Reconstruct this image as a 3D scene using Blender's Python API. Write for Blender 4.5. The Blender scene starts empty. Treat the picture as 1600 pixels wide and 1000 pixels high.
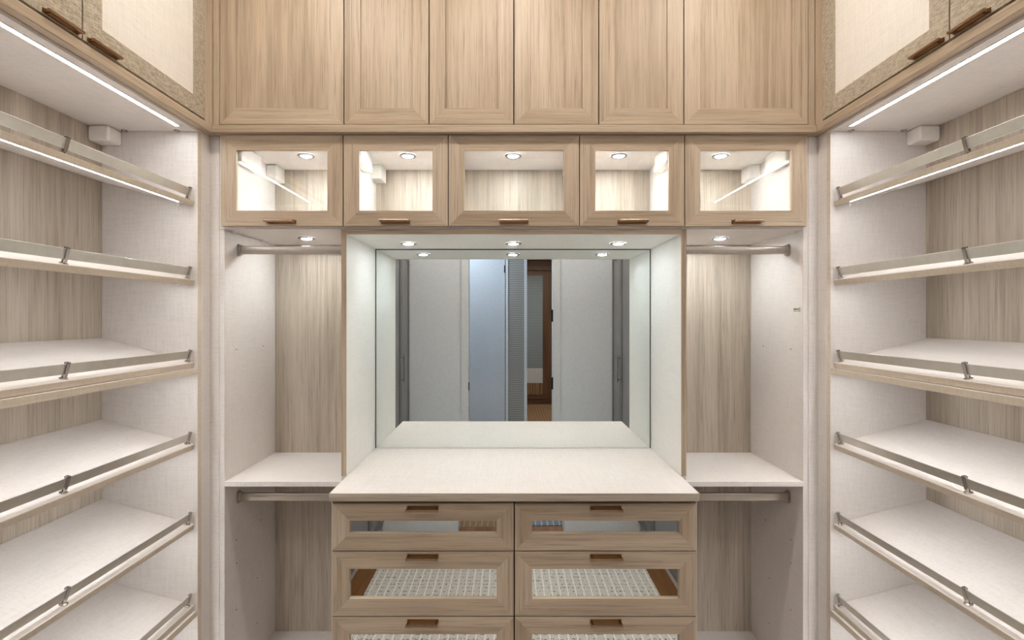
import bpy, bmesh, math
from mathutils import Vector

# ---------------------------------------------------------------- camera, world, exposure
sc = bpy.context.scene
CAM_Z = 1.88
cam_d = bpy.data.cameras.new('camera'); cam = bpy.data.objects.new('camera', cam_d)
sc.collection.objects.link(cam)
cam.location = (-0.0175, 0.0, CAM_Z); cam.rotation_euler = (math.pi / 2, 0, 0)
cam_d.sensor_width = 36.0; cam_d.lens = 780.0 / 1600.0 * 36.0
cam_d.shift_x = 4.5 / 1600.0; cam_d.shift_y = -4.0 / 1600.0
cam_d.clip_start = 0.02
sc.camera = cam
w = bpy.data.worlds.new('world'); sc.world = w; w.use_nodes = True
w.node_tree.nodes['Background'].inputs[0].default_value = (0.5, 0.55, 0.6, 1)
w.node_tree.nodes['Background'].inputs[1].default_value = 0.15
sc.view_settings.view_transform = 'Standard'; sc.view_settings.look = 'None'
sc.view_settings.exposure = 1.0; sc.view_settings.gamma = 1.0
sc.view_settings.use_curve_mapping = False
sc.cycles.diffuse_bounces = 5; sc.cycles.glossy_bounces = 5; sc.cycles.max_bounces = 11
sc.cycles.transparent_max_bounces = 12; sc.cycles.use_light_tree = False
sc.cycles.blur_glossy = 0.4; sc.cycles.sample_clamp_indirect = 60.0

# lamp strengths
PUCK, STRIP, CEIL, HALL, ROOM2 = 215.0, 20.5, 84.0, 105.0, 240.0

# ---------------------------------------------------------------- helpers
C = sc.collection
WL = {}                                              # world position of each empty / object

def tag(o, label=None, cat=None, group=None, kind=None):
    if label: o['label'] = label
    if cat: o['category'] = cat
    if group: o['group'] = group
    if kind: o['kind'] = kind
    return o

def thing(name, label, cat, loc=(0, 0, 0), group=None):
    o = bpy.data.objects.new(name, None); C.objects.link(o)
    o.location = loc; o.empty_display_size = 0.05
    WL[o.name] = Vector(loc)
    return tag(o, label, cat, group)

def finish(name, bm, mat, parent=None, bevel=0.0, smooth=False, edges=None):
    """world-space bmesh -> one mesh object whose origin is the centre of its bounds"""
    bmesh.ops.recalc_face_normals(bm, faces=bm.faces)
    if bevel:
        bmesh.ops.bevel(bm, geom=list(bm.edges), offset=bevel, segments=1, affect='EDGES', clamp_overlap=True)
    lo = Vector([min(v.co[i] for v in bm.verts) for i in range(3)])
    hi = Vector([max(v.co[i] for v in bm.verts) for i in range(3)])
    c = (lo + hi) / 2
    bmesh.ops.translate(bm, verts=bm.verts, vec=-c)
    me = bpy.data.meshes.new(name); bm.to_mesh(me); bm.free()
    if smooth:
        for p in me.polygons: p.use_smooth = True
        try: me.set_sharp_from_angle(angle=math.radians(35))
        except Exception: pass
    o = bpy.data.objects.new(name, me); C.objects.link(o)
    me.materials.append(mat)
    if parent is not None:
        o.parent = parent; o.location = c - WL[parent.name]
    else:
        o.location = c
    WL[o.name] = c
    return o

def add_prism(bm, poly, n0, n1, M):
    a = [bm.verts.new(M(u, v, n0)) for u, v in poly]
    b = [bm.verts.new(M(u, v, n1)) for u, v in poly]
    k = len(poly)
    bm.faces.new(a); bm.faces.new(b[::-1])
    for i in range(k):
        j = (i + 1) % k
        bm.faces.new([a[i], b[i], b[j], a[j]])

def add_box(bm, x0, x1, y0, y1, z0, z1):
    add_prism(bm, [(x0, z0), (x1, z0), (x1, z1), (x0, z1)], y0, y1, XZ)

XZ = lambda u, v, n: (u, n, v)                       # plane facing -Y (u = X, v = Z, n = Y)
YZ = lambda u, v, n: (n, u, v)                       # plane facing X  (u = Y, v = Z, n = X)
XY = lambda u, v, n: (u, v, n)

def box(name, x, y, z, mat, parent=None, bevel=0.001):
    x, y, z = sorted(x), sorted(y), sorted(z)
    bm = bmesh.new(); add_box(bm, x[0], x[1], y[0], y[1], z[0], z[1])
    return finish(name, bm, mat, parent, bevel)

def prism(name, poly, n0, n1, M, mat, parent=None, bevel=0.001):
    bm = bmesh.new(); add_prism(bm, poly, n0, n1, M)
    return finish(name, bm, mat, parent, bevel)

def add_lathe(bm, prof, c, axis='z', seg=28):
    """prof: list of (r, h); closed with caps when r == 0"""
    rings = []
    for r, h in prof:
        ring = []
        for i in range(seg):
            t = 2 * math.pi * i / seg
            a, b = r * math.cos(t), r * math.sin(t)
            p = {'z': (a, b, h), 'x': (h, a, b), 'y': (a, h, b)}[axis]
            ring.append(bm.verts.new((c[0] + p[0], c[1] + p[1], c[2] + p[2])))
        rings.append(ring)
    for r0, r1 in zip(rings, rings[1:]):
        for i in range(seg):
            j = (i + 1) % seg
            bm.faces.new([r0[i], r0[j], r1[j], r1[i]])
    return rings

# ---------------------------------------------------------------- materials
def new_mat(name):
    m = bpy.data.materials.new(name); m.use_nodes = True
    nt = m.node_tree; b = nt.nodes['Principled BSDF']
    return m, nt, b

def L(nt, a, b): nt.links.new(a, b)

def srgb(r, g, b):
    f = lambda c: (c / 255 / 12.92) if c / 255 <= 0.04045 else ((c / 255 + 0.055) / 1.055) ** 2.4
    return (f(r), f(g), f(b), 1)

def obj_coords(nt):
    tc = nt.nodes.new('ShaderNodeTexCoord'); oi = nt.nodes.new('ShaderNodeObjectInfo')
    mul = nt.nodes.new('ShaderNodeVectorMath'); mul.operation = 'SCALE'
    mul.inputs[0].default_value = (37.0, 53.0, 71.0); L(nt, oi.outputs['Random'], mul.inputs['Scale'])
    add = nt.nodes.new('ShaderNodeVectorMath'); add.operation = 'ADD'
    L(nt, tc.outputs['Object'], add.inputs[0]); L(nt, mul.outputs[0], add.inputs[1])
    return add.outputs[0]

def noise(nt, vec, scale, detail=4.0, rough=0.6, dist=0.0):
    mp = nt.nodes.new('ShaderNodeMapping'); mp.inputs['Scale'].default_value = scale
    L(nt, vec, mp.inputs['Vector'])
    n = nt.nodes.new('ShaderNodeTexNoise'); n.inputs['Scale'].default_value = 1.0
    n.inputs['Detail'].default_value = detail; n.inputs['Roughness'].default_value = rough
    n.inputs['Distortion'].default_value = dist
    L(nt, mp.outputs[0], n.inputs['Vector'])
    return n.outputs['Fac']

def ramp(nt, fac, stops):
    r = nt.nodes.new('ShaderNodeValToRGB'); e = r.color_ramp.elements
    while len(e) < len(stops): e.new(0.5)
    for el, (p, c) in zip(e, stops): el.position = p; el.color = c
    L(nt, fac, r.inputs[0]); return r.outputs[0]

def mix(nt, a, b, fac, mode='MIX'):
    m = nt.nodes.new('ShaderNodeMix'); m.data_type = 'RGBA'; m.blend_type = mode
    if isinstance(fac, (int, float)): m.inputs['Factor'].default_value = fac
    else: L(nt, fac, m.inputs['Factor'])
    for s, v in ((m.inputs[6], a), (m.inputs[7], b)):
        if isinstance(v, tuple): s.default_value = v
        else: L(nt, v, s)
    return m.outputs[2]

def math_node(nt, op, a, b=None):
    m = nt.nodes.new('ShaderNodeMath'); m.operation = op
    for i, v in enumerate((a, b)):
        if v is None: continue
        if isinstance(v, (int, float)): m.inputs[i].default_value = v
        else: L(nt, v, m.inputs[i])
    return m.outputs[0]

def bump(nt, b, h, strength=0.1, dist=0.001):
    n = nt.nodes.new('ShaderNodeBump'); n.inputs['Strength'].default_value = strength
    n.inputs['Distance'].default_value = dist
    L(nt, h, n.inputs['Height']); L(nt, n.outputs[0], b.inputs['Normal'])

def grain_scale(axis, across, along):
    return tuple(along if a == axis else across for a in 'xyz')

def wood(name, dark, mid, light, axis, rough=0.5):
    m, nt, b = new_mat(name + '_' + axis)
    v = obj_coords(nt)
    fine = noise(nt, v, grain_scale(axis, 270, 5.0), 4, 0.7)
    broad = noise(nt, v, grain_scale(axis, 9, 0.55), 3, 0.55, 0.6)
    col = ramp(nt, broad, [(0.28, dark), (0.5, mid), (0.72, light)])
    fr = ramp(nt, fine, [(0.30, (0.52, 0.50, 0.47, 1)), (0.47, (0.95, 0.95, 0.95, 1)), (0.7, (1.07, 1.07, 1.07, 1))])
    mid_n = noise(nt, v, grain_scale(axis, 62, 1.3), 3, 0.65, 0.3)
    mr = ramp(nt, mid_n, [(0.34, (0.80, 0.785, 0.765, 1)), (0.5, (0.98, 0.98, 0.98, 1)), (0.68, (1.06, 1.06, 1.06, 1))])
    L(nt, mix(nt, mix(nt, col, fr, 0.85, 'MULTIPLY'), mr, 0.8, 'MULTIPLY'), b.inputs['Base Color'])
    b.inputs['Roughness'].default_value = rough
    bump(nt, b, fine, 0.12)
    return m

WOODS = {}
def W(fam, axis):
    if (fam, axis) not in WOODS:
        d = {'oak': ((168, 147, 124), (188, 168, 145), (202, 184, 162)),
             'taupe': ((164, 150, 134), (186, 173, 157), (203, 191, 176)),
             'walnut': ((84, 58, 38), (104, 74, 50), (120, 88, 62)),
             'floor': ((110, 70, 34), (132, 86, 44), (150, 102, 56))}[fam]
        WOODS[(fam, axis)] = wood(fam, *[srgb(*c) for c in d], axis)
    return WOODS[(fam, axis)]

def linen(name, col, amt=0.36, rough=0.5, f=190):
    m, nt, b = new_mat(name)
    v = obj_coords(nt)
    n1 = noise(nt, v, (f, f, 14), 2, 0.5); n2 = noise(nt, v, (14, f, f), 2, 0.5); n3 = noise(nt, v, (f, 14, f), 2, 0.5)
    s = math_node(nt, 'MULTIPLY', math_node(nt, 'ADD', math_node(nt, 'ADD', n1, n2), n3), 0.3333)
    lo = tuple(c * (1 - 0.22 * amt) for c in col[:3]) + (1,); hi = tuple(min(1, c * (1 + 0.12 * amt)) for c in col[:3]) + (1,)
    L(nt, ramp(nt, s, [(0.38, lo), (0.5, col), (0.62, hi)]), b.inputs['Base Color'])
    b.inputs['Roughness'].default_value = rough
    bump(nt, b, s, 0.08 * amt)
    return m

LINEN = linen('linen_laminate', srgb(219, 212, 207))
NICHE = linen('white_laminate', srgb(230, 228, 223), 0.25)
EDGE = linen('shaded_edge_band', srgb(206, 192, 174), 0.5)  # same laminate, tanned in the colour for the shade on front edges
FROST = linen('frosted_weave', srgb(232, 226, 218), 0.4, 0.35, 260)

def grass(axis='y'):
    m, nt, b = new_mat('grasscloth')
    v = obj_coords(nt)
    a = noise(nt, v, (420, 45, 420), 3, 0.6); c = noise(nt, v, (200, 380, 60), 2, 0.5)
    s = math_node(nt, 'ADD', math_node(nt, 'MULTIPLY', a, 0.7), math_node(nt, 'MULTIPLY', c, 0.3))
    L(nt, ramp(nt, s, [(0.36, srgb(128, 116, 98)), (0.5, srgb(174, 162, 143)), (0.64, srgb(200, 189, 170))]), b.inputs['Base Color'])
    b.inputs['Roughness'].default_value = 0.55; bump(nt, b, s, 0.35)
    return m
GRASS = grass()

def plain(name, col, rough=0.5, metal=0.0, amt=0.04):
    m, nt, b = new_mat(name)
    v = obj_coords(nt)
    n = noise(nt, v, (40, 40, 40), 3)
    lo = tuple(c * (1 - amt) for c in col[:3]) + (1,); hi = tuple(min(1, c * (1 + amt)) for c in col[:3]) + (1,)
    L(nt, ramp(nt, n, [(0.3, lo), (0.7, hi)]), b.inputs['Base Color'])
    b.inputs['Roughness'].default_value = rough; b.inputs['Metallic'].default_value = metal
    return m

WALL = plain('wall_paint', srgb(224, 229, 236), 0.7)
WHITE = plain('white_trim', srgb(222, 226, 230), 0.5)
HALLW = plain('hall_door_paint', srgb(200, 206, 214), 0.6)
CEILM = plain('ceiling_paint', srgb(235, 230, 222), 0.8)
PLASTIC = plain('white_plastic', srgb(232, 228, 222), 0.35)
CHROME = plain('chrome', srgb(190, 186, 182), 0.16, 1.0)
ALU = plain('brushed_aluminium', srgb(214, 211, 204), 0.42, 1.0)
STEEL = plain('satin_nickel', srgb(176, 168, 158), 0.28, 1.0)
BRONZE = plain('bronze', srgb(168, 138, 114), 0.2, 1.0)
BRONZE_DARK = plain('dark_bronze', srgb(134, 100, 66), 0.32, 1.0)
BLACK = plain('black_metal', srgb(24, 22, 20), 0.5)
DARK = plain('dark_gap', srgb(40, 30, 24), 0.8)
GREYDOOR = plain('grey_lacquer', srgb(128, 126, 126), 0.25)
GREYFRAME = plain('grey_frame', srgb(104, 102, 102), 0.35)
REFL_WHITE = plain('off_white_reflection', srgb(205, 210, 214), 0.4)  # white band painted as part of the wardrobe mirror's reflection

def mirror_mat():
    m, nt, b = new_mat('mirror_silver')
    v = obj_coords(nt); n = noise(nt, v, (3, 3, 3), 2)
    L(nt, ramp(nt, n, [(0.3, (0.82, 0.86, 0.855, 1)), (0.7, (0.84, 0.88, 0.875, 1))]), b.inputs['Base Color'])
    b.inputs['Metallic'].default_value = 1.0; b.inputs['Roughness'].default_value = 0.0
    return m
MIRROR = mirror_mat()

def glass_mat():
    m = bpy.data.materials.new('clear_glass'); m.use_nodes = True; nt = m.node_tree
    for n in list(nt.nodes): nt.nodes.remove(n)
    out = nt.nodes.new('ShaderNodeOutputMaterial'); mx = nt.nodes.new('ShaderNodeMixShader')
    tr = nt.nodes.new('ShaderNodeBsdfTransparent'); gl = nt.nodes.new('ShaderNodeBsdfGlossy')
    tr.inputs[0].default_value = (0.97, 0.98, 0.975, 1); gl.inputs['Roughness'].default_value = 0.0
    lw = nt.nodes.new('ShaderNodeLayerWeight'); lw.inputs['Blend'].default_value = 0.5
    f = math_node(nt, 'ADD', math_node(nt, 'MULTIPLY', math_node(nt, 'POWER', lw.outputs['Facing'], 5.0), 0.92), 0.05)
    L(nt, f, mx.inputs[0]); L(nt, tr.outputs[0], mx.inputs[1]); L(nt, gl.outputs[0], mx.inputs[2])
    L(nt, mx.outputs[0], out.inputs[0])
    return m
GLASS = glass_mat()

def emit(name, col, strength):
    m, nt, b = new_mat(name)
    b.inputs['Base Color'].default_value = (0.8, 0.8, 0.8, 1)
    b.inputs['Emission Color'].default_value = col; b.inputs['Emission Strength'].default_value = strength
    return m
E_PUCK = emit('puck_glow', (0.92, 0.98, 1.0, 1), PUCK)
E_PUCK_NICHE = emit('niche_puck_glow', (0.91, 0.985, 1.0, 1), PUCK * 0.49)
E_PUCK_HANG = emit('bay_puck_glow', (0.92, 0.98, 1.0, 1), PUCK * 0.78)
E_SHELF = emit('shelf_strip_glow', (0.93, 0.97, 1.0, 1), STRIP * 1.55)
E_STRIP = emit('strip_glow', (0.93, 0.97, 1.0, 1), STRIP)
E_CEIL = emit('downlight_glow', (1.0, 0.935, 0.85, 1), CEIL)
E_HALL = emit('added_hall_glow', (0.86, 0.93, 1.0, 1), HALL)
E_ROOM2 = emit('added_far_room_glow', (1.0, 0.86, 0.72, 1), ROOM2)

def rug_mat(name, cream, light, dark, ink):
    m, nt, b = new_mat(name)
    tc = nt.nodes.new('ShaderNodeTexCoord'); v = tc.outputs['Object']
    sx = nt.nodes.new('ShaderNodeSeparateXYZ'); L(nt, v, sx.inputs[0])
    n = noise(nt, v, (160, 160, 160), 3, 0.8)
    base = ramp(nt, n, [(0.36, dark), (0.52, light), (0.7, cream)])
    fx = math_node(nt, 'FRACT', math_node(nt, 'DIVIDE', sx.outputs[0], 0.054))
    line = math_node(nt, 'LESS_THAN', fx, 0.17)
    fy = math_node(nt, 'FRACT', math_node(nt, 'DIVIDE', sx.outputs[1], 0.046))
    row = math_node(nt, 'LESS_THAN', fy, 0.33)
    spot = math_node(nt, 'GREATER_THAN', noise(nt, v, (60, 60, 1), 1), 0.56)
    dash = math_node(nt, 'MULTIPLY', row, spot)
    col = mix(nt, base, ink, math_node(nt, 'MULTIPLY', dash, 0.7))
    col = mix(nt, col, cream, math_node(nt, 'MULTIPLY', line, 0.85))
    L(nt, col, b.inputs['Base Color']); b.inputs['Roughness'].default_value = 0.95
    bump(nt, b, n, 0.6, 0.004)
    return m
RUG = rug_mat('tweed_rug', srgb(240, 233, 222), srgb(216, 208, 198), srgb(140, 132, 122), srgb(60, 54, 50))
RUGBLUE = rug_mat('blue_tweed', srgb(190, 196, 205), srgb(120, 132, 150), srgb(72, 82, 102), srgb(30, 36, 52))
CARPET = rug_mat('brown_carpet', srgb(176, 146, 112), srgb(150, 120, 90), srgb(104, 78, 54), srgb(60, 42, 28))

def wavy(name, a, c, sy, sz):
    m, nt, b = new_mat(name)
    tc = nt.nodes.new('ShaderNodeTexCoord'); sx = nt.nodes.new('ShaderNodeSeparateXYZ'); L(nt, tc.outputs['Object'], sx.inputs[0])
    wig = math_node(nt, 'MULTIPLY', math_node(nt, 'SINE', math_node(nt, 'MULTIPLY', sx.outputs[0], sy)), 1.4)
    s = math_node(nt, 'SINE', math_node(nt, 'ADD', math_node(nt, 'MULTIPLY', sx.outputs[2], sz), wig))
    L(nt, ramp(nt, math_node(nt, 'ADD', math_node(nt, 'MULTIPLY', s, 0.5), 0.5), [(0.35, a), (0.65, c)]), b.inputs['Base Color'])
    b.inputs['Roughness'].default_value = 0.7
    return m
WALLPAPER = wavy('wave_wallpaper', srgb(104, 106, 106), srgb(192, 190, 184), 150, 260)
REFL_PATTERN = wavy('zigzag_reflection', srgb(92, 106, 116), srgb(170, 182, 188), 90, 190)  # painted reflection of wallpaper for the wardrobe's mirror door

# ---------------------------------------------------------------- main dimensions (metres)
YB, YF, YD, YL = 2.25, 1.85, 1.83, 1.808      # back panels, carcass face, door face, ledge face
XS, XD, XL, XBK = 1.125, 1.105, 1.098, 1.466   # side carcass face, door face, ledge face, side back panel
XO, XN = 1.072, 0.620                          # hanging bay outer side, niche half width
Z_LEDGE0, Z_LEDGE1 = 2.551, 2.579
Z_CEIL = 3.36
YS0, YS1 = 0.765, 1.775                        # shoe section
YR = -0.97                                     # rear wall face
T = 0.019

# ---------------------------------------------------------------- room shell
def struct(name, bm_or_args, mat, parent=None, bevel=0.0):
    if isinstance(bm_or_args, tuple): o = box(name, *bm_or_args, mat, parent, bevel)
    else: o = finish(name, bm_or_args, mat, parent, bevel)
    if parent is None: o['kind'] = 'structure'
    return o

struct('floor', ((-1.6, 1.6), (-1.09, 2.4), (-0.05, 0)), W('floor', 'y'))
struct('ceiling', ((-1.6, 1.6), (-1.09, 2.4), (Z_CEIL, Z_CEIL + 0.05)), CEILM)
struct('wall_left', ((-1.6, -1.492), (-1.09, 2.4), (0, Z_CEIL)), WALL)
struct('wall_right', ((1.492, 1.6), (-1.09, 2.4), (0, Z_CEIL)), WALL)
struct('wall_back', ((-1.492, 1.492), (2.275, 2.4), (0, Z_CEIL)), WALL)
bm = bmesh.new()
DO = 0.46; DH = 2.62
add_box(bm, -1.492, -DO - 0.02, -1.09, YR, 0, Z_CEIL)
add_box(bm, DO + 0.02, 1.492, -1.09, YR, 0, Z_CEIL)
add_box(bm, -DO - 0.02, DO + 0.02, -1.09, YR, DH + 0.02, Z_CEIL)
struct('wall_rear', bm, WALL)
# door casing of the closet doorway
bm = bmesh.new()
for s in (-1, 1):
    add_box(bm, *sorted((s * DO, s * (DO + 0.02))), -1.10, YR + 0.004, 0, DH + 0.02)
    add_box(bm, *sorted((s * (DO + 0.003), s * (DO + 0.08))), YR, YR + 0.018, 0, DH + 0.08)
add_box(bm, -DO, DO, -1.10, YR + 0.004, DH, DH + 0.02)
add_box(bm, -DO - 0.08, DO + 0.08, YR, YR + 0.018, DH + 0.003, DH + 0.08)
cas = struct('trim_1', bm, WHITE)
for z in (1.16, 1.90, 0.3):
    box('hinge', (DO - 0.022, DO + 0.004), (-1.0, -0.955), (z - 0.065, z + 0.065), BLACK, cas)
box('strike_plate', (-DO - 0.014, -DO + 0.004), (-1.02, -0.960), (1.08, 1.17), BLACK, cas)
for s, nm in ((-1, 'left'), (1, 'right')):
    struct('baseboard_' + nm, ((s * (DO + 0.08), s * 1.125), (YR, YR + 0.016), (0, 0.16)), WHITE)

# hallway and further room behind the doorway (seen in the mirror)
YH = -2.2
struct('floor_hall', ((-1.9, 1.9), (-7.0, -1.09), (-0.05, 0)), CARPET)
struct('ceiling_hall', ((-1.9, 1.9), (-7.0, -1.09), (3.2, 3.25)), CEILM)
struct('wall_hall_left', ((-2.0, -1.9), (-7.0, -1.09), (0, 3.2)), WALL)
struct('wall_hall_right', ((1.9, 2.0), (-7.0, -1.09), (0, 3.2)), WALL)
bm = bmesh.new()
add_box(bm, -1.9, -1.0, YH - 0.1, YH, 0, 3.2); add_box(bm, 1.15, 1.9, YH - 0.1, YH, 0, 3.2)
add_box(bm, -1.0, 1.15, YH - 0.1, YH, 2.85, 3.2); add_box(bm, -1.0, -0.06, YH - 0.1, YH - 0.06, 0, 2.85)
struct('wall_hall', bm, WALL)
struct('wall_pier', ((-0.06, 0.185), (YH - 0.1, YH + 0.002), (0, 2.85)), WALLPAPER)
bm = bmesh.new()
add_box(bm, 0.185, 0.222, YH - 0.11, YH + 0.02, 0, 2.85); add_box(bm, -0.062, -0.032, YH, YH + 0.018, 0, 2.85)
add_box(bm, 1.115, 1.15, YH - 0.11, YH + 0.02, 0, 2.85)
struct('trim_2', bm, WHITE)
d1 = struct('door_1', ((-0.98, -0.07), (YH - 0.055, YH - 0.01), (0.01, 2.84)), HALLW, bevel=0.002)
for z in (2.53, 0.4):
    box('hinge', (-0.085, -0.068), (YH - 0.012, YH + 0.004), (z - 0.05, z + 0.05), BLACK, d1)
struct('wall_far', ((-1.9, 1.9), (-7.1, -7.0), (0, 3.2)), W('walnut', 'z'))

# ---------------------------------------------------------------- back cabinets
def mitred(parent, M, u0, u1, v0, v1, n0, n1, wd, mv, mh, bevel=0.0002):
    """four mitred frame members (stiles and rails)"""
    g = 0.00005
    prism('stile', [(u0, v0 + g), (u0 + wd, v0 + wd + g), (u0 + wd, v1 - wd - g), (u0, v1 - g)], n0, n1, M, mv, parent, bevel)
    prism('stile', [(u1, v0 + g), (u1, v1 - g), (u1 - wd, v1 - wd - g), (u1 - wd, v0 + wd + g)], n0, n1, M, mv, parent, bevel)
    prism('rail', [(u0 + g, v0), (u1 - g, v0), (u1 - wd - g, v0 + wd), (u0 + wd + g, v0 + wd)], n0, n1, M, mh, parent, bevel)
    prism('rail', [(u0 + g, v1), (u0 + wd + g, v1 - wd), (u1 - wd - g, v1 - wd), (u1 - g, v1)], n0, n1, M, mh, parent, bevel)

def backing(M, u0, u1, v0, v1, n0, n1, wd, mat, parent, name='door'):
    """thin rebate ring behind the frame members: the door itself"""
    bm = bmesh.new()
    i = wd - 0.0
    for a, b_, c, d in ((u0, u0 + i, v0, v1), (u1 - i, u1, v0, v1), (u0 + i, u1 - i, v0, v0 + i), (u0 + i, u1 - i, v1 - i, v1)):
        add_prism(bm, [(a, c), (b_, c), (b_, d), (a, d)], n0, n1, M)
    return finish(name, bm, mat, parent, 0)

def handle(parent, M, uc, vc, n_face, out, mat, Ln=0.106, pr=0.032, hh=1.0):
    """bar pull: backplate, two end posts and a square bar; 'out' is the direction away from the face"""
    bm = bmesh.new(); h = Ln / 2
    def bx(u0, u1, v0, v1, a, b_):
        add_prism(bm, [(u0, v0), (u1, v0), (u1, v1), (u0, v1)], n_face + out * a, n_face + out * b_, M)
    bx(uc - h, uc + h, vc - 0.007 * hh, vc + 0.007 * hh, 0, 0.003)
    for s in (-1, 1):
        a, b_ = sorted((uc + s * (h - 0.002), uc + s * (h - 0.009)))
        bx(a, b_, vc - 0.005 * hh, vc + 0.005 * hh, 0.003, pr - 0.008)
    a = []; b_ = []
    for q in range(12):                                   # rounded bar
        an = 2 * math.pi * (q + 0.5) / 12
        cv, cn = math.cos(an), math.sin(an)
        v = vc + 0.0048 * hh * math.copysign(abs(cv) ** 0.7, cv); n = n_face + out * (pr - 0.0052 + 0.0052 * math.copysign(abs(cn) ** 0.7, cn))
        a.append(bm.verts.new(M(uc - h, v, n))); b_.append(bm.verts.new(M(uc + h, v, n)))
    bm.faces.new(a); bm.faces.new(b_[::-1])
    for q in range(12): bm.faces.new([a[q], b_[q], b_[(q + 1) % 12], a[(q + 1) % 12]])
    o = finish('handle', bm, BRONZE_DARK, parent, 0.0, smooth=True)
    o.data.materials.append(mat)
    for p in o.data.polygons:
        if p.index >= 18: p.material_index = 1
    return o

# upper doors of the back wall: four units
ub = [-1.080, -0.623, -0.3112, 0.0, 0.3112, 0.623, 1.080]
ZU0, ZU1 = 2.589, 3.27
units = [(0, [0], 'tan oak upper cabinet with one wide door, top left of the back wall'),
         (1, [1, 2], 'tan oak upper cabinet with two narrow doors, left of centre on the back wall'),
         (3, [3, 4], 'tan oak upper cabinet with two narrow doors, right of centre on the back wall'),
         (5, [5], 'tan oak upper cabinet with one wide door, top right of the back wall')]
for u, doors, lab in units:
    x0, x1 = ub[doors[0]], ub[doors[-1] + 1]
    t = thing('upper_cabinet', lab, 'cabinet', ((x0 + x1) / 2, 2.05, Z_LEDGE1), 'upper cabinets along the back wall')
    bm = bmesh.new()
    add_box(bm, x0 + 0.0005, x1 - 0.0005, YF, 2.265, Z_LEDGE1, Z_CEIL - 0.07)
    finish('body', bm, DARK, t)
    for k in doors:
        a, b_ = ub[k] + 0.0022, ub[k + 1] - 0.0022
        d = backing(XZ, a, b_, ZU0, ZU1, YF - 0.010, YF - 0.001, 0.058, W('oak', 'z'), t)
        mitred(d, XZ, a, b_, ZU0, ZU1, YD, YF - 0.010, 0.058, W('oak', 'z'), W('oak', 'x'))
        box('panel', (a + 0.0585, b_ - 0.0585), (YD + 0.005, YF - 0.002), (ZU0 + 0.0585, ZU1 - 0.0585), W('oak', 'z'), d, 0.0005)

# glass-door display cabinets
gb = [-1.0757, -0.626, -0.2405, 0.2405, 0.626, 1.0757]
ZG0, ZG1 = 2.2155, 2.549
glabels = ['oak cabinet with clear glass door, leftmost of the lit row below the ledge',
           'oak cabinet with clear glass door, second from left in the lit row',
           'widest oak cabinet with clear glass door, centred above the mirror',
           'oak cabinet with clear glass door, second from right in the lit row',
           'oak cabinet with clear glass door, rightmost of the lit row below the ledge']
bay = []
for k in range(5):
    x0, x1 = gb[k], gb[k + 1]
    i0, i1 = (-XO if k == 0 else x0), (XO if k == 4 else x1)
    bay.append((x0 + x1) / 2)
    t = thing('display_cabinet', glabels[k], 'cabinet', ((x0 + x1) / 2, 2.05, 2.207), 'lit glass-door cabinets')
    h = T / 2
    a, b_ = (i0 if k == 0 else i0 + h), (i1 if k == 4 else i1 - h)
    box('side_panel', ((a - T if k == 0 else a - h + 0.0003), a), (YF, 2.25), (2.207, 2.5505), LINEN, t)
    box('side_panel', ((b_ + T if k == 4 else b_ + h - 0.0003), b_), (YF, 2.25), (2.207, 2.5505), LINEN, t)
    box('bottom_panel', (a, b_), (YF, 2.25), (2.207, 2.226), LINEN, t, 0.0005)
    box('top_panel', (a, b_), (YF, 2.25), (2.5445, 2.5505), LINEN, t, 0.0005)
    box('back_panel', (a, b_), (2.25, 2.262), (2.207, 2.5505), W('taupe', 'z'), t, 0.0005)
    u0, u1 = x0 + 0.002, x1 - 0.002
    d = backing(XZ, u0, u1, ZG0, ZG1, YF - 0.008, YF - 0.001, 0.050, W('oak', 'x'), t)
    mitred(d, XZ, u0, u1, ZG0, ZG1, YD, YF - 0.008, 0.056, W('oak', 'z'), W('oak', 'x'))
    box('glass_pane', (u0 + 0.0505, u1 - 0.0505), (YF - 0.0075, YF - 0.0035), (ZG0 + 0.0505, ZG1 - 0.0505), GLASS, d, 0)
    handle(d, XZ, (x0 + x1) / 2, 2.230, YD, -1, BRONZE)

# ledge mouldings and fillers
struct('trim_3', ((-XL + 0.0004, XL - 0.0004), (YL, YF + 0.02), (Z_LEDGE0, Z_LEDGE1)), W('oak', 'x'), bevel=0.002)
for i, s in enumerate((-1, 1)):
    struct('trim_%d' % (4 + i), ((s * XL, s * (XS + 0.02)), (-0.95, YF + 0.02), (Z_LEDGE0, Z_LEDGE1)), W('oak', 'y'), bevel=0.002)
    # apron strip under the side ledge
    bm = bmesh.new()
    add_box(bm, *sorted((s * (XO + T + 0.0005), s * (XS + T))), YF - 0.001, YF + 0.018, 0, Z_LEDGE0 - 0.0003)             # back filler
    add_box(bm, *sorted((s * XS, s * (XS + T))), YS1 + T + 0.0003, YF - 0.001, 0, Z_LEDGE0 - 0.0003)               # side filler
    struct('trim_%d' % (6 + i), bm, LINEN, bevel=0.001)
    bm = bmesh.new()
    add_box(bm, *sorted((s * 1.0815, s * XD)), YD + 0.002, YF, Z_LEDGE1, Z_CEIL - 0.07)
    add_box(bm, *sorted((s * XD, s * XS)), 1.788, YD + 0.002, Z_LEDGE1, Z_CEIL - 0.07)
    struct('trim_%d' % (8 + i), bm, W('oak', 'z'), bevel=0.001)
bm = bmesh.new()
add_box(bm, -XD, XD, YD - 0.02, YF, 3.275, Z_CEIL)
add_box(bm, -XS - 0.02, -XD + 0.02, YR, YD - 0.02, 3.275, Z_CEIL); add_box(bm, XD - 0.02, XS + 0.02, YR, YD - 0.02, 3.275, Z_CEIL)
struct('trim_10', bm, W('oak', 'x'))

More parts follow.
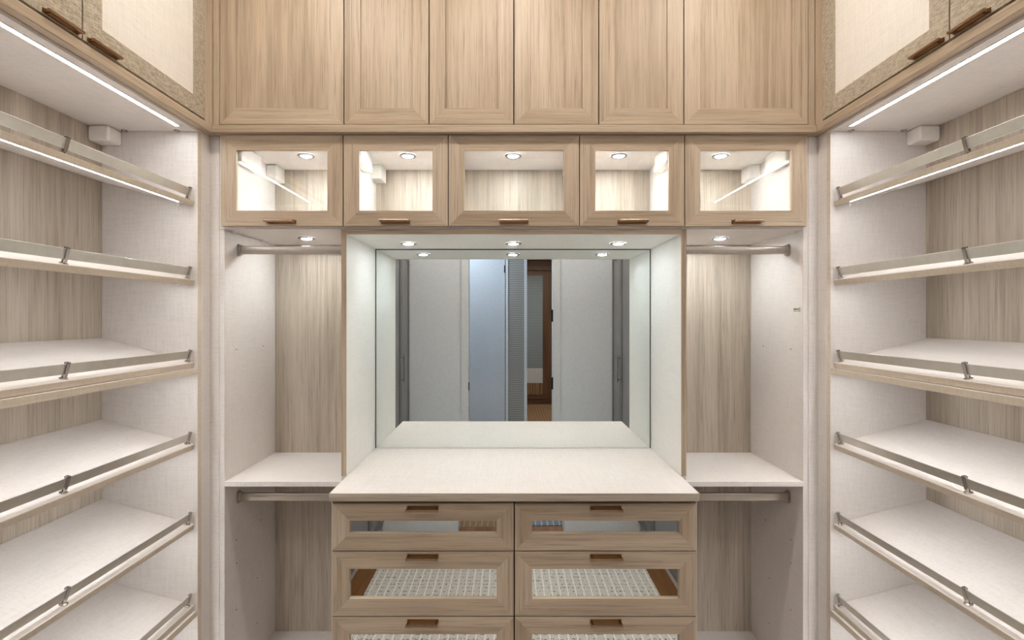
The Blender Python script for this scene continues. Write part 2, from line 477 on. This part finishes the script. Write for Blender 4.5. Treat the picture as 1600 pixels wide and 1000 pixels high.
# hanging bays
for s, side in ((-1, 'left'), (1, 'right')):
    t = thing('hanging_cabinet', 'open hanging bay with two rods %s of the mirror' % side, 'cabinet', (s * 0.855, 2.05, 0), 'hanging bays')
    outer = box('side_panel', (s * XO, s * (XO + T)), (YF, 2.25), (0, 2.2065), LINEN, t)
    box('side_panel', (s * (XN + 0.0095), s * (XN + T)), (YF, 2.25), (0, 2.2065), LINEN, t)
    box('back_panel', (s * (XN + T), s * XO), (2.25, 2.262), (0, 2.2065), W('taupe', 'z'), t, 0.0005)
    box('shelf', (s * (XN + T), s * XO), (YF, 2.25), (1.2526, 1.2716), LINEN, t)
    box('bottom_shelf', (s * (XN + T), s * XO), (YF, 2.25), (0.4475, 0.4665), LINEN, t)
    box('plinth', (s * (XN + T), s * XO), (YF + 0.05, YF + 0.066), (0, 0.4475), LINEN, t)
    holes = [(1.93, 1.757), (2.14, 1.757), (1.93, 1.02), (2.12, 1.02), (1.93, 0.93), (2.09, 0.79), (1.93, 0.75), (2.09, 0.60)]
    for y, z in holes:
        bm = bmesh.new(); r = add_lathe(bm, [(0.0025, 0), (0.0025, -s * 0.0006)], (s * XO, y, z), 'x', 10)
        bm.faces.new(r[1]); finish('peg_hole', bm, DARK, t)
    for y in (1.90, 2.12):
        bm = bmesh.new(); r = add_lathe(bm, [(0.009, 0), (0.008, -0.006), (0.004, -0.008)], (s * (XO - 0.008), y, 2.207), 'z', 12)
        bm.faces.new(r[2]); finish('cam_fitting', bm, PLASTIC, t)
    for z, which in ((2.142, 'upper'), (1.182, 'lower')):
        r = thing('closet_rod', '%s satin metal hanging rod in the bay %s of the mirror' % (which, side), 'rod',
                  (s * 0.855, 1.945, z), 'hanging rods')
        x0, x1 = sorted((s * (XN + T + 0.004), s * (XO - 0.004)))
        # rounded rectangular tube along X
        bm = bmesh.new(); pts = []
        for cx, cz, a0 in ((0.0035, 0.0115, 0), (-0.0035, 0.0115, 90), (-0.0035, -0.0115, 180), (0.0035, -0.0115, 270)):
            for q in range(4):
                an = math.radians(a0 + q * 30); pts.append((1.945 + cx + 0.0045 * math.cos(an), z + cz + 0.0045 * math.sin(an)))
        add_prism(bm, pts, x0, x1, YZ); finish('tube', bm, STEEL, r, smooth=True)
        for xa, sg in ((s * (XN + T), s), (s * XO, -s)):
            bm = bmesh.new()
            for hw, hh, d0, d1 in ((0.016, 0.024, 0, 0.004), (0.011, 0.0195, 0.004, 0.014)):
                oct_ = [(1.945 + a * hw, z + b_ * hh) for a, b_ in ((1, .6), (.55, 1), (-.55, 1), (-1, .6), (-1, -.6), (-.55, -1), (.55, -1), (1, -.6))]
                add_prism(bm, oct_, xa + sg * d0, xa + sg * d1, YZ)
            finish('end_bracket', bm, CHROME, r, 0.0008)

# vanity niche, mirror, counter
t = thing('vanity_niche', 'white-lined niche with a soffit above the counter', 'niche', (0, 2.05, 1.29))
for s in (-1, 1):
    box('side_panel', (s * XN, s * (XN + 0.009)), (YF, 2.25), (1.10, 2.2065), NICHE, t, 0.0005)
    box('edge_strip', (s * XN, s * (XN + T)), (YF - 0.0015, YF - 0.0001), (1.2925, 2.2065), W('oak', 'z'), t, 0.0003)
box('soffit', (-XN + 0.0002, XN - 0.0002), (YF + 0.001, 2.25), (2.188, 2.2065), NICHE, t, 0.0005)
box('soffit_edge', (-XN, XN), (YF - 0.0015, YF + 0.001), (2.188, 2.2065), W('oak', 'x'), t, 0.0003)
box('back_panel', (-XN, XN), (2.256, 2.264), (1.2, 2.188), NICHE, t, 0)

t = thing('wall_mirror', 'large frameless mirror filling the back of the niche', 'mirror', (0, 2.25, 1.293))
box('mirror_pane', (-XN + 0.004, XN - 0.004), (2.2475, 2.2535), (1.2925, 2.184), MIRROR, t, 0)
bm = bmesh.new()
add_box(bm, -XN + 0.0003, -XN + 0.0042, 2.2465, 2.255, 1.2925, 2.1877); add_box(bm, XN - 0.0042, XN - 0.0003, 2.2465, 2.255, 1.2925, 2.1877)
add_box(bm, -XN + 0.0042, XN - 0.0042, 2.2465, 2.255, 2.1838, 2.1877)
finish('edge_seal', bm, plain('dark_green_edge', srgb(36, 44, 40), 0.3), t)

t = thing('countertop', 'pale cream countertop below the mirror', 'countertop', (0, 1.96, 1.265))
box('slab', (-XN + 0.0006, XN - 0.0006), (1.67, 2.246), (1.2652, 1.292), LINEN, t, 0.0008)
box('edge_strip', (-XN + 0.0006, XN - 0.0006), (1.6685, 1.67), (1.2652, 1.2915), W('taupe', 'x'), t, 0.0003)

t = thing('dresser', 'oak dresser with mirrored drawer fronts and bronze pulls', 'dresser', (0, 1.95, 0))
XDR = 0.6175
body = bmesh.new(); add_box(body, -XDR, XDR, 1.712, 2.24, 0.1, 1.2648); finish('body', body, DARK, t)
for s in (-1, 1):
    box('side_panel', (s * XDR, s * (XDR + 0.0023)), (1.695, YF - 0.003), (0.0, 1.2648), LINEN, t, 0)
box('plinth', (-XDR, XDR), (1.76, 1.776), (0, 0.1), W('oak', 'x'), t)
YDR = 1.69
rows = [(1.0905, 1.2495), (0.8695, 1.0865), (0.6485, 0.8655), (0.4275, 0.6445), (0.11, 0.4235)]
for z0, z1 in rows:
    for a, b_ in ((-XDR + 0.001, -0.0022), (0.0022, XDR - 0.001)):
        d = backing(XZ, a, b_, z0, z1, YDR + 0.012, YDR + 0.02, 0.05, W('taupe', 'x'), t, 'drawer')
        mitred(d, XZ, a, b_, z0, z1, YDR, YDR + 0.012, 0.058, W('oak', 'z'), W('oak', 'x'))
        box('mirror_pane', (a + 0.0505, b_ - 0.0505), (YDR + 0.009, YDR + 0.0115), (z0 + 0.0505, z1 - 0.0505), MIRROR, d, 0)
        handle(d, XZ, (a + b_) / 2, z1 - 0.0145, YDR, -1, BRONZE)

# ---------------------------------------------------------------- shoe cabinets and the uppers above them
SHELF_Z = [2.293, 2.0125, 1.7196, 1.430, 1.147, 0.859, 0.571]
for s, side in ((-1, 'left'), (1, 'right')):
    t = thing('shoe_cabinet', 'tall shoe cabinet of slanted shelves with metal fences on the %s wall' % side, 'cabinet',
              (s * 1.29, 1.27, 0), 'shoe cabinets')
    xf, xb = s * XS, s * XBK
    for y0, y1 in ((YS1, YS1 + T), (YS0 - T, YS0)):
        box('side_panel', (xf, xb), (y0, y1), (0, 2.5418), LINEN, t)
    for y0, y1 in ((YS1, YS1 + T), (YS0 - T, YS0)):
        box('edge_strip', (xf, xf - s * 0.001), (y0, y1), (0, 2.5418), EDGE, t, 0.0003)
    box('back_panel', (xb, xb + s * 0.012), (YS0 - T, YS1 + T), (0, 2.5418), W('taupe', 'z'), t, 0.0005)
    box('top_panel', (xf, xb), (YS0 - T, YS1 + T), (2.542, 2.5505), LINEN, t, 0.0003)
    box('base_panel', (xf, xb), (YS0, YS1), (0.1, 0.119), LINEN, t)
    box('plinth', (xf + s * 0.02, xf + s * 0.036), (YS0, YS1), (0, 0.1), LINEN, t)
    # recessed light channel in the top panel
    xs = s * 1.162
    st = box('light_strip', (xs - 0.0065, xs + 0.0065), (YS0 + 0.055, 1.721), (2.5405, 2.5419), E_STRIP, t, 0)
    bm = bmesh.new()
    for a, b_ in ((-0.009, -0.0067), (0.0067, 0.009)):
        add_box(bm, xs + a, xs + b_, YS0 + 0.05, 1.729, 2.540, 2.5419)
    add_box(bm, xs - 0.0067, xs + 0.0067, 1.7215, 1.729, 2.540, 2.5419)
    finish('channel', bm, ALU, st)
    for xq in (1.378, 1.193):
        bm = bmesh.new(); r = add_lathe(bm, [(0.010, 0), (0.009, -0.004), (0.005, -0.006)], (s * xq, YS1 - 0.009, 2.542), 'z', 14)
        bm.faces.new(r[2]); finish('cam_fitting', bm, CHROME, t)
    for i, z in enumerate(SHELF_Z):
        a = math.atan2(0.088, 0.33); ca, sa = math.cos(a), math.sin(a)
        X0, X1 = 1.136, XBK - 0.0005
        up = lambda d, n: (s * (X0 + d * ca - n * sa), z + d * sa + n * ca)     # d along the slope, n above the surface
        ln = (X1 - X0) / ca
        tk = 0.019
        sh = prism('shelf', [up(0, 0), up(ln - 0.001, 0), up(ln - 0.001 - tk * math.tan(a), -tk), up(0, -tk)], YS0 + 0.001, YS1 - 0.001, XZ, LINEN, t, 0.0008)
        prism('edge_strip', [up(-0.0012, -0.0004), up(0, -0.0004), up(0, -tk), up(-0.0012, -tk)], YS0 + 0.001, YS1 - 0.001, XZ, EDGE, sh, 0)
        # metal fence on three stand-offs
        cl = 0.016
        prism('fence_rail', [up(cl - 0.0016, 0.012), up(cl + 0.0016, 0.012), up(cl + 0.0016, 0.040), up(cl - 0.0016, 0.040)],
              YS0 + 0.010, YS1 - 0.010, XZ, ALU, sh, 0.0006)
        for yc in (1.759, 1.270, 0.782):
            bm = bmesh.new()
            add_prism(bm, [up(cl - 0.0045, 0.003), up(cl - 0.0017, 0.003), up(cl - 0.0017, 0.043), up(cl - 0.0045, 0.043)], yc - 0.0045, yc + 0.0045, XZ)
            add_prism(bm, [up(cl + 0.0017, 0.003), up(cl + 0.0045, 0.003), up(cl + 0.0045, 0.043), up(cl + 0.0017, 0.043)], yc - 0.0045, yc + 0.0045, XZ)
            add_prism(bm, [up(cl - 0.0045, 0.0405), up(cl + 0.0045, 0.0405), up(cl + 0.0045, 0.044), up(cl - 0.0045, 0.044)], yc - 0.0045, yc + 0.0045, XZ)
            seg = 14; rings = []
            for rad, n in ((0.010, 0.0), (0.010, 0.002), (0.006, 0.0045)):
                rings.append([bm.verts.new((up(cl + rad * math.cos(2 * math.pi * q / seg), n)[0], yc + rad * math.sin(2 * math.pi * q / seg),
                                            up(cl + rad * math.cos(2 * math.pi * q / seg), n)[1])) for q in range(seg)])
            for ra, rb in zip(rings, rings[1:]):
                for q in range(seg): bm.faces.new([ra[q], ra[(q + 1) % seg], rb[(q + 1) % seg], rb[q]])
            bm.faces.new(rings[-1])
            finish('fence_clip', bm, CHROME, sh, 0)
        # light strip let into the underside near the front edge
        fixed = i in (2, 5)
        if not fixed:
            prism('light_strip', [up(0.013, -tk - 0.0012), up(0.0185, -tk - 0.0012), up(0.0185, -tk), up(0.013, -tk)], YS0 + 0.06, YS1 - 0.06, XZ, E_SHELF, sh, 0)
            bm = bmesh.new(); r = add_lathe(bm, [(0.004, 0), (0.004, -0.012), (0.002, -0.014)], (up(0.05, -tk)[0], YS1 - 0.008, up(0.05, -tk)[1]), 'z', 10)
            bm.faces.new(r[2]); finish('shelf_pin', bm, PLASTIC, t)
        else:
            zf = z - tk - 0.0012
            fx = box('fixed_shelf', (xf + s * 0.002, xb), (YS0, YS1), (zf - T, zf), LINEN, t)
            box('edge_strip', (xf + s * 0.0008, xf + s * 0.002), (YS0, YS1), (zf - T, zf), EDGE, fx, 0)
            box('light_strip', (s * 1.160, s * 1.1655), (YS0 + 0.06, YS1 - 0.06), (zf - T - 0.0012, zf - T), E_SHELF, fx, 0)
    # LED driver box in the back corner
    b0 = box('driver_box', (s * (XBK - 0.074), s * (XBK - 0.0005)), (YS1 - 0.062, YS1 - 0.0005), (2.489, 2.5415), PLASTIC, None, 0.006)
    tag(b0, 'white plastic driver box in the top corner of the %s shoe cabinet' % side, 'driver box', 'white driver boxes')

    # uppers with textile-faced frames
    for k, (y0, y1) in enumerate(((YS0 - 0.006, 1.786), (-0.29, YS0 - 0.009))):
        lab = 'upper cabinet with woven-look door frames and pale panels above the %s %s' % (side, 'shoe shelves' if k == 0 else 'tall grey cabinet')
        u = thing('textured_cabinet', lab, 'cabinet', (s * 1.29, (y0 + y1) / 2, Z_LEDGE1), 'textured side uppers')
        box('body', (s * (XS + 0.0), s * 1.478), (y0, y1), (Z_LEDGE1 + 0.0003, Z_CEIL - 0.09), DARK, u, 0)
        ym = (y0 + y1) / 2
        for a, b_ in ((y0 + 0.0015, ym - 0.002), (ym + 0.002, y1 - 0.0015)):
            n0, n1 = s * XD, s * (XS - 0.009)
            d = backing(YZ, a, b_, 2.589, 3.27, s * (XS - 0.009), s * (XS - 0.001), 0.05, GRASS, u)
            mitred(d, YZ, a, b_, 2.589, 3.27, n0, n1, 0.060, GRASS, GRASS)
            box('panel', (s * (XD + 0.004), s * (XS - 0.003)), (a + 0.0605, b_ - 0.0605), (2.6495, 3.2095), FROST, d, 0.0005)
            hy = ym - 0.062 if a < ym - 0.01 and b_ < ym else ym + 0.062
            handle(d, YZ, hy, 2.597, s * XD, -s, BRONZE, 0.096, 0.020, 0.8)

    # tall grey cabinet behind the camera
    tc = thing('tall_cabinet', 'tall grey-doored cabinet on the %s wall behind the shoe shelves' % side, 'cabinet', (s * 1.29, -0.1, 0), 'tall grey cabinets')
    box('body', (s * XS, s * 1.478), (-0.955, YS0 - T - 0.002), (0.1, 2.5503), LINEN, tc, 0)
    box('plinth', (s * (XS + 0.02), s * 1.4), (-0.955, YS0 - T - 0.002), (0, 0.1), LINEN, tc, 0)
    ys = [-0.952, -0.53, 0.11, 0.742]
    for a, b_ in zip(ys, ys[1:]):
        d = backing(YZ, a + 0.002, b_ - 0.002, 0.105, 2.535, s * (XS - 0.009), s * (XS - 0.001), 0.05, GREYFRAME, tc)
        mitred(d, YZ, a + 0.002, b_ - 0.002, 0.105, 2.535, s * XD, s * (XS - 0.009), 0.05, GREYFRAME, GREYFRAME)
        box('panel', (s * (XD + 0.006), s * (XS - 0.003)), (a + 0.0525, b_ - 0.0525), (0.1555, 2.4845), GREYDOOR, d, 0)
        yc = b_ - 0.03
        bm = bmesh.new()
        add_box(bm, *sorted((s * (XD - 0.03), s * (XD - 0.02))), yc - 0.005, yc + 0.005, 1.22, 1.50)
        for z in (1.25, 1.47): add_box(bm, *sorted((s * (XD - 0.022), s * XD)), yc - 0.004, yc + 0.004, z - 0.004, z + 0.004)
        finish('handle', bm, STEEL, d)

# ---------------------------------------------------------------- puck lights
RING = plain('puck_ring', srgb(150, 150, 150), 0.3, 1.0)
def puck(x, y, z, label, group, glow=None):
    t = thing('puck_light', label, 'light', (x, y, z), group)
    bm = bmesh.new()
    add_lathe(bm, [(0.034, 0), (0.0335, -0.003), (0.031, -0.0048), (0.0232, -0.0048), (0.0215, -0.003)], (x, y, z - 0.0002), 'z', 36)
    finish('trim_ring', bm, RING, t, smooth=True)
    bm = bmesh.new(); r = add_lathe(bm, [(0.0214, -0.0026), (0.015, -0.0058)], (x, y, z - 0.0002), 'z', 16)
    bm.faces.new(r[1]); finish('lens', bm, glow or E_PUCK, t, smooth=True)
pos5 = ['leftmost glass-door cabinet', 'glass-door cabinet second from left', 'widest centre glass-door cabinet',
        'glass-door cabinet second from right', 'rightmost glass-door cabinet']
for x, p in zip(bay, pos5): puck(x, 2.05, 2.5445, 'glowing round puck light inside the ' + p, 'puck lights in the glass cabinets')
for x, p in ((bay[0], 'left'), (bay[4], 'right')): puck(x, 2.055, 2.207, 'glowing round puck light over the %s hanging bay' % p, 'puck lights over the hanging bays', E_PUCK_HANG)
for x, p in ((-0.435, 'left end'), (0, 'middle'), (0.435, 'right end')): puck(x, 2.07, 2.188, 'glowing round puck light at the %s of the niche soffit' % p, 'puck lights over the mirror', E_PUCK_NICHE)

# driver boxes inside the glass cabinets
def driver(x0, x1, y, z, label):
    tag(box('driver_box', (x0, x1), y, z, PLASTIC, None, 0.0025), label, 'driver box', 'white driver boxes')
zt = 2.544
for s, side in ((-1, 'left'), (1, 'right')):
    a = s * XO
    driver(a, a - s * 0.034, (1.905, 2.06), (zt - 0.068, zt - 0.0005), 'larger white driver box near the glass in the %smost glass-door cabinet' % side)
    driver(a, a - s * 0.045, (2.165, 2.249), (zt - 0.062, zt - 0.0005), 'smaller white driver box in the back corner of the %smost glass-door cabinet' % side)
    b_ = s * (0.626 - T / 2)
    driver(b_, b_ - s * 0.034, (1.90, 2.06), (zt - 0.068, zt - 0.0005), 'larger white driver box near the glass in the second cabinet from the %s' % side)
    if s < 0: driver(b_, b_ + 0.045, (2.165, 2.249), (zt - 0.062, zt - 0.0005), 'smaller white driver box in the back corner of the second cabinet from the left')
    c = s * (0.2405 - T / 2)
    driver(c, c - s * 0.022, (2.02, 2.12), (zt - 0.062, zt - 0.0005), 'white driver box high on the %s side of the centre glass-door cabinet' % side)

# small maker's label on the right hanging bay panel
lb = thing('adhesive_label', 'tiny pale label with dark print on the right hanging bay panel', 'label', (XO, 1.885, 1.909))
box('plate', (XO - 0.0006, XO), (1.868, 1.912), (1.902, 1.9185), plain('label_stock', srgb(206, 200, 182), 0.5), lb, 0)
bm = bmesh.new()
add_box(bm, XO - 0.0010, XO - 0.0006, 1.868, 1.912, 1.902, 1.9035); add_box(bm, XO - 0.0010, XO - 0.0006, 1.868, 1.871, 1.9035, 1.9175)
for y0, y1 in ((1.876, 1.881), (1.882, 1.886), (1.889, 1.893), (1.894, 1.900), (1.901, 1.905), (1.906, 1.911)):
    add_box(bm, XO - 0.0010, XO - 0.0006, y0, y1, 1.908, 1.9135)
finish('print', bm, plain('label_ink', srgb(84, 78, 62), 0.6), lb)

# ---------------------------------------------------------------- rugs, ceiling lights, far wardrobe
r = box('rug', (-1.0, 1.0), (-0.80, 1.60), (0, 0.012), RUG, None, 0.003); tag(r, 'grey tweed rug with cream stripes on the closet floor', 'rug')
r = box('hall_rug', (0.10, 1.2), (-2.1, -1.10), (0, 0.012), RUGBLUE, None, 0.003); tag(r, 'blue tweed rug on the floor beyond the doorway', 'rug')

def downlight(x, y, z, mat, label, group, rad=0.06):
    t = thing('unseen_downlight', label, 'light', (x, y, z), group)
    bm = bmesh.new(); add_lathe(bm, [(rad + 0.022, 0), (rad + 0.021, -0.004), (rad + 0.004, -0.006), (rad, -0.002)], (x, y, z), 'z', 32)
    finish('trim_ring', bm, WHITE, t, smooth=True)
    bm = bmesh.new(); q = add_lathe(bm, [(rad, -0.001), (rad * 0.5, -0.0015)], (x, y, z), 'z', 32)
    bm.faces.new(q[1]); finish('lens', bm, mat, t)
for x, px in ((-0.74, 'left'), (0.0, 'centre line'), (0.74, 'right')):
    for y, py in ((1.34, 'near the back cabinets'), (-0.35, 'added near the doorway')):  # doorway row is added out of view to brighten the rear wall
        downlight(x, y, Z_CEIL, E_CEIL, 'warm recessed ceiling light %s on the %s' % (py, px), 'closet ceiling lights')
downlight(-0.6, -1.6, 3.2, E_HALL, 'cool unseen lamp added in the hallway in place of daylight', 'added hall lights', 0.09)  # unseen source, added to give the hall its cool daylight tone
downlight(0.6, -4.6, 3.2, E_ROOM2, 'warm unseen lamp added in the far room', 'added hall lights', 0.09)  # unseen source, added to light the room past the hall

wd = thing('wardrobe', 'dark wooden wardrobe with a mirror door of painted reflections in the room beyond the doorway', 'wardrobe', (0.4, -6.5, 0))
YW = -6.3
box('body', (-0.3, 1.6), (-6.9, YW - 0.03), (0.1, 3.05), W('walnut', 'z'), wd)
box('base', (-0.3, 1.6), (-6.9, YW + 0.01), (0, 0.1), W('walnut', 'x'), wd)
box('cornice', (-0.3, 1.6), (YW - 0.03, YW + 0.03), (2.90, 3.12), W('walnut', 'x'), wd)
d = backing(XZ, -0.1, 0.80, 0.12, 2.88, YW - 0.03, YW - 0.02, 0.08, W('walnut', 'z'), wd)
mitred(d, XZ, -0.1, 0.80, 0.12, 2.88, YW, YW - 0.02, 0.09, W('walnut', 'z'), W('walnut', 'x'))
box('reflected_pattern', (-0.01, 0.71), (YW - 0.019, YW - 0.012), (0.79, 2.79), REFL_PATTERN, d, 0)  # mirror door's reflection put into coloured panels: wallpaper pattern on top
box('reflected_white_band', (-0.01, 0.71), (YW - 0.019, YW - 0.010), (0.46, 0.785), REFL_WHITE, d, 0)  # painted reflection of a pale band in the mirror door
box('reflected_carpet', (-0.01, 0.71), (YW - 0.019, YW - 0.012), (0.21, 0.455), CARPET, d, 0)  # painted reflection of the brown carpet at the mirror's foot
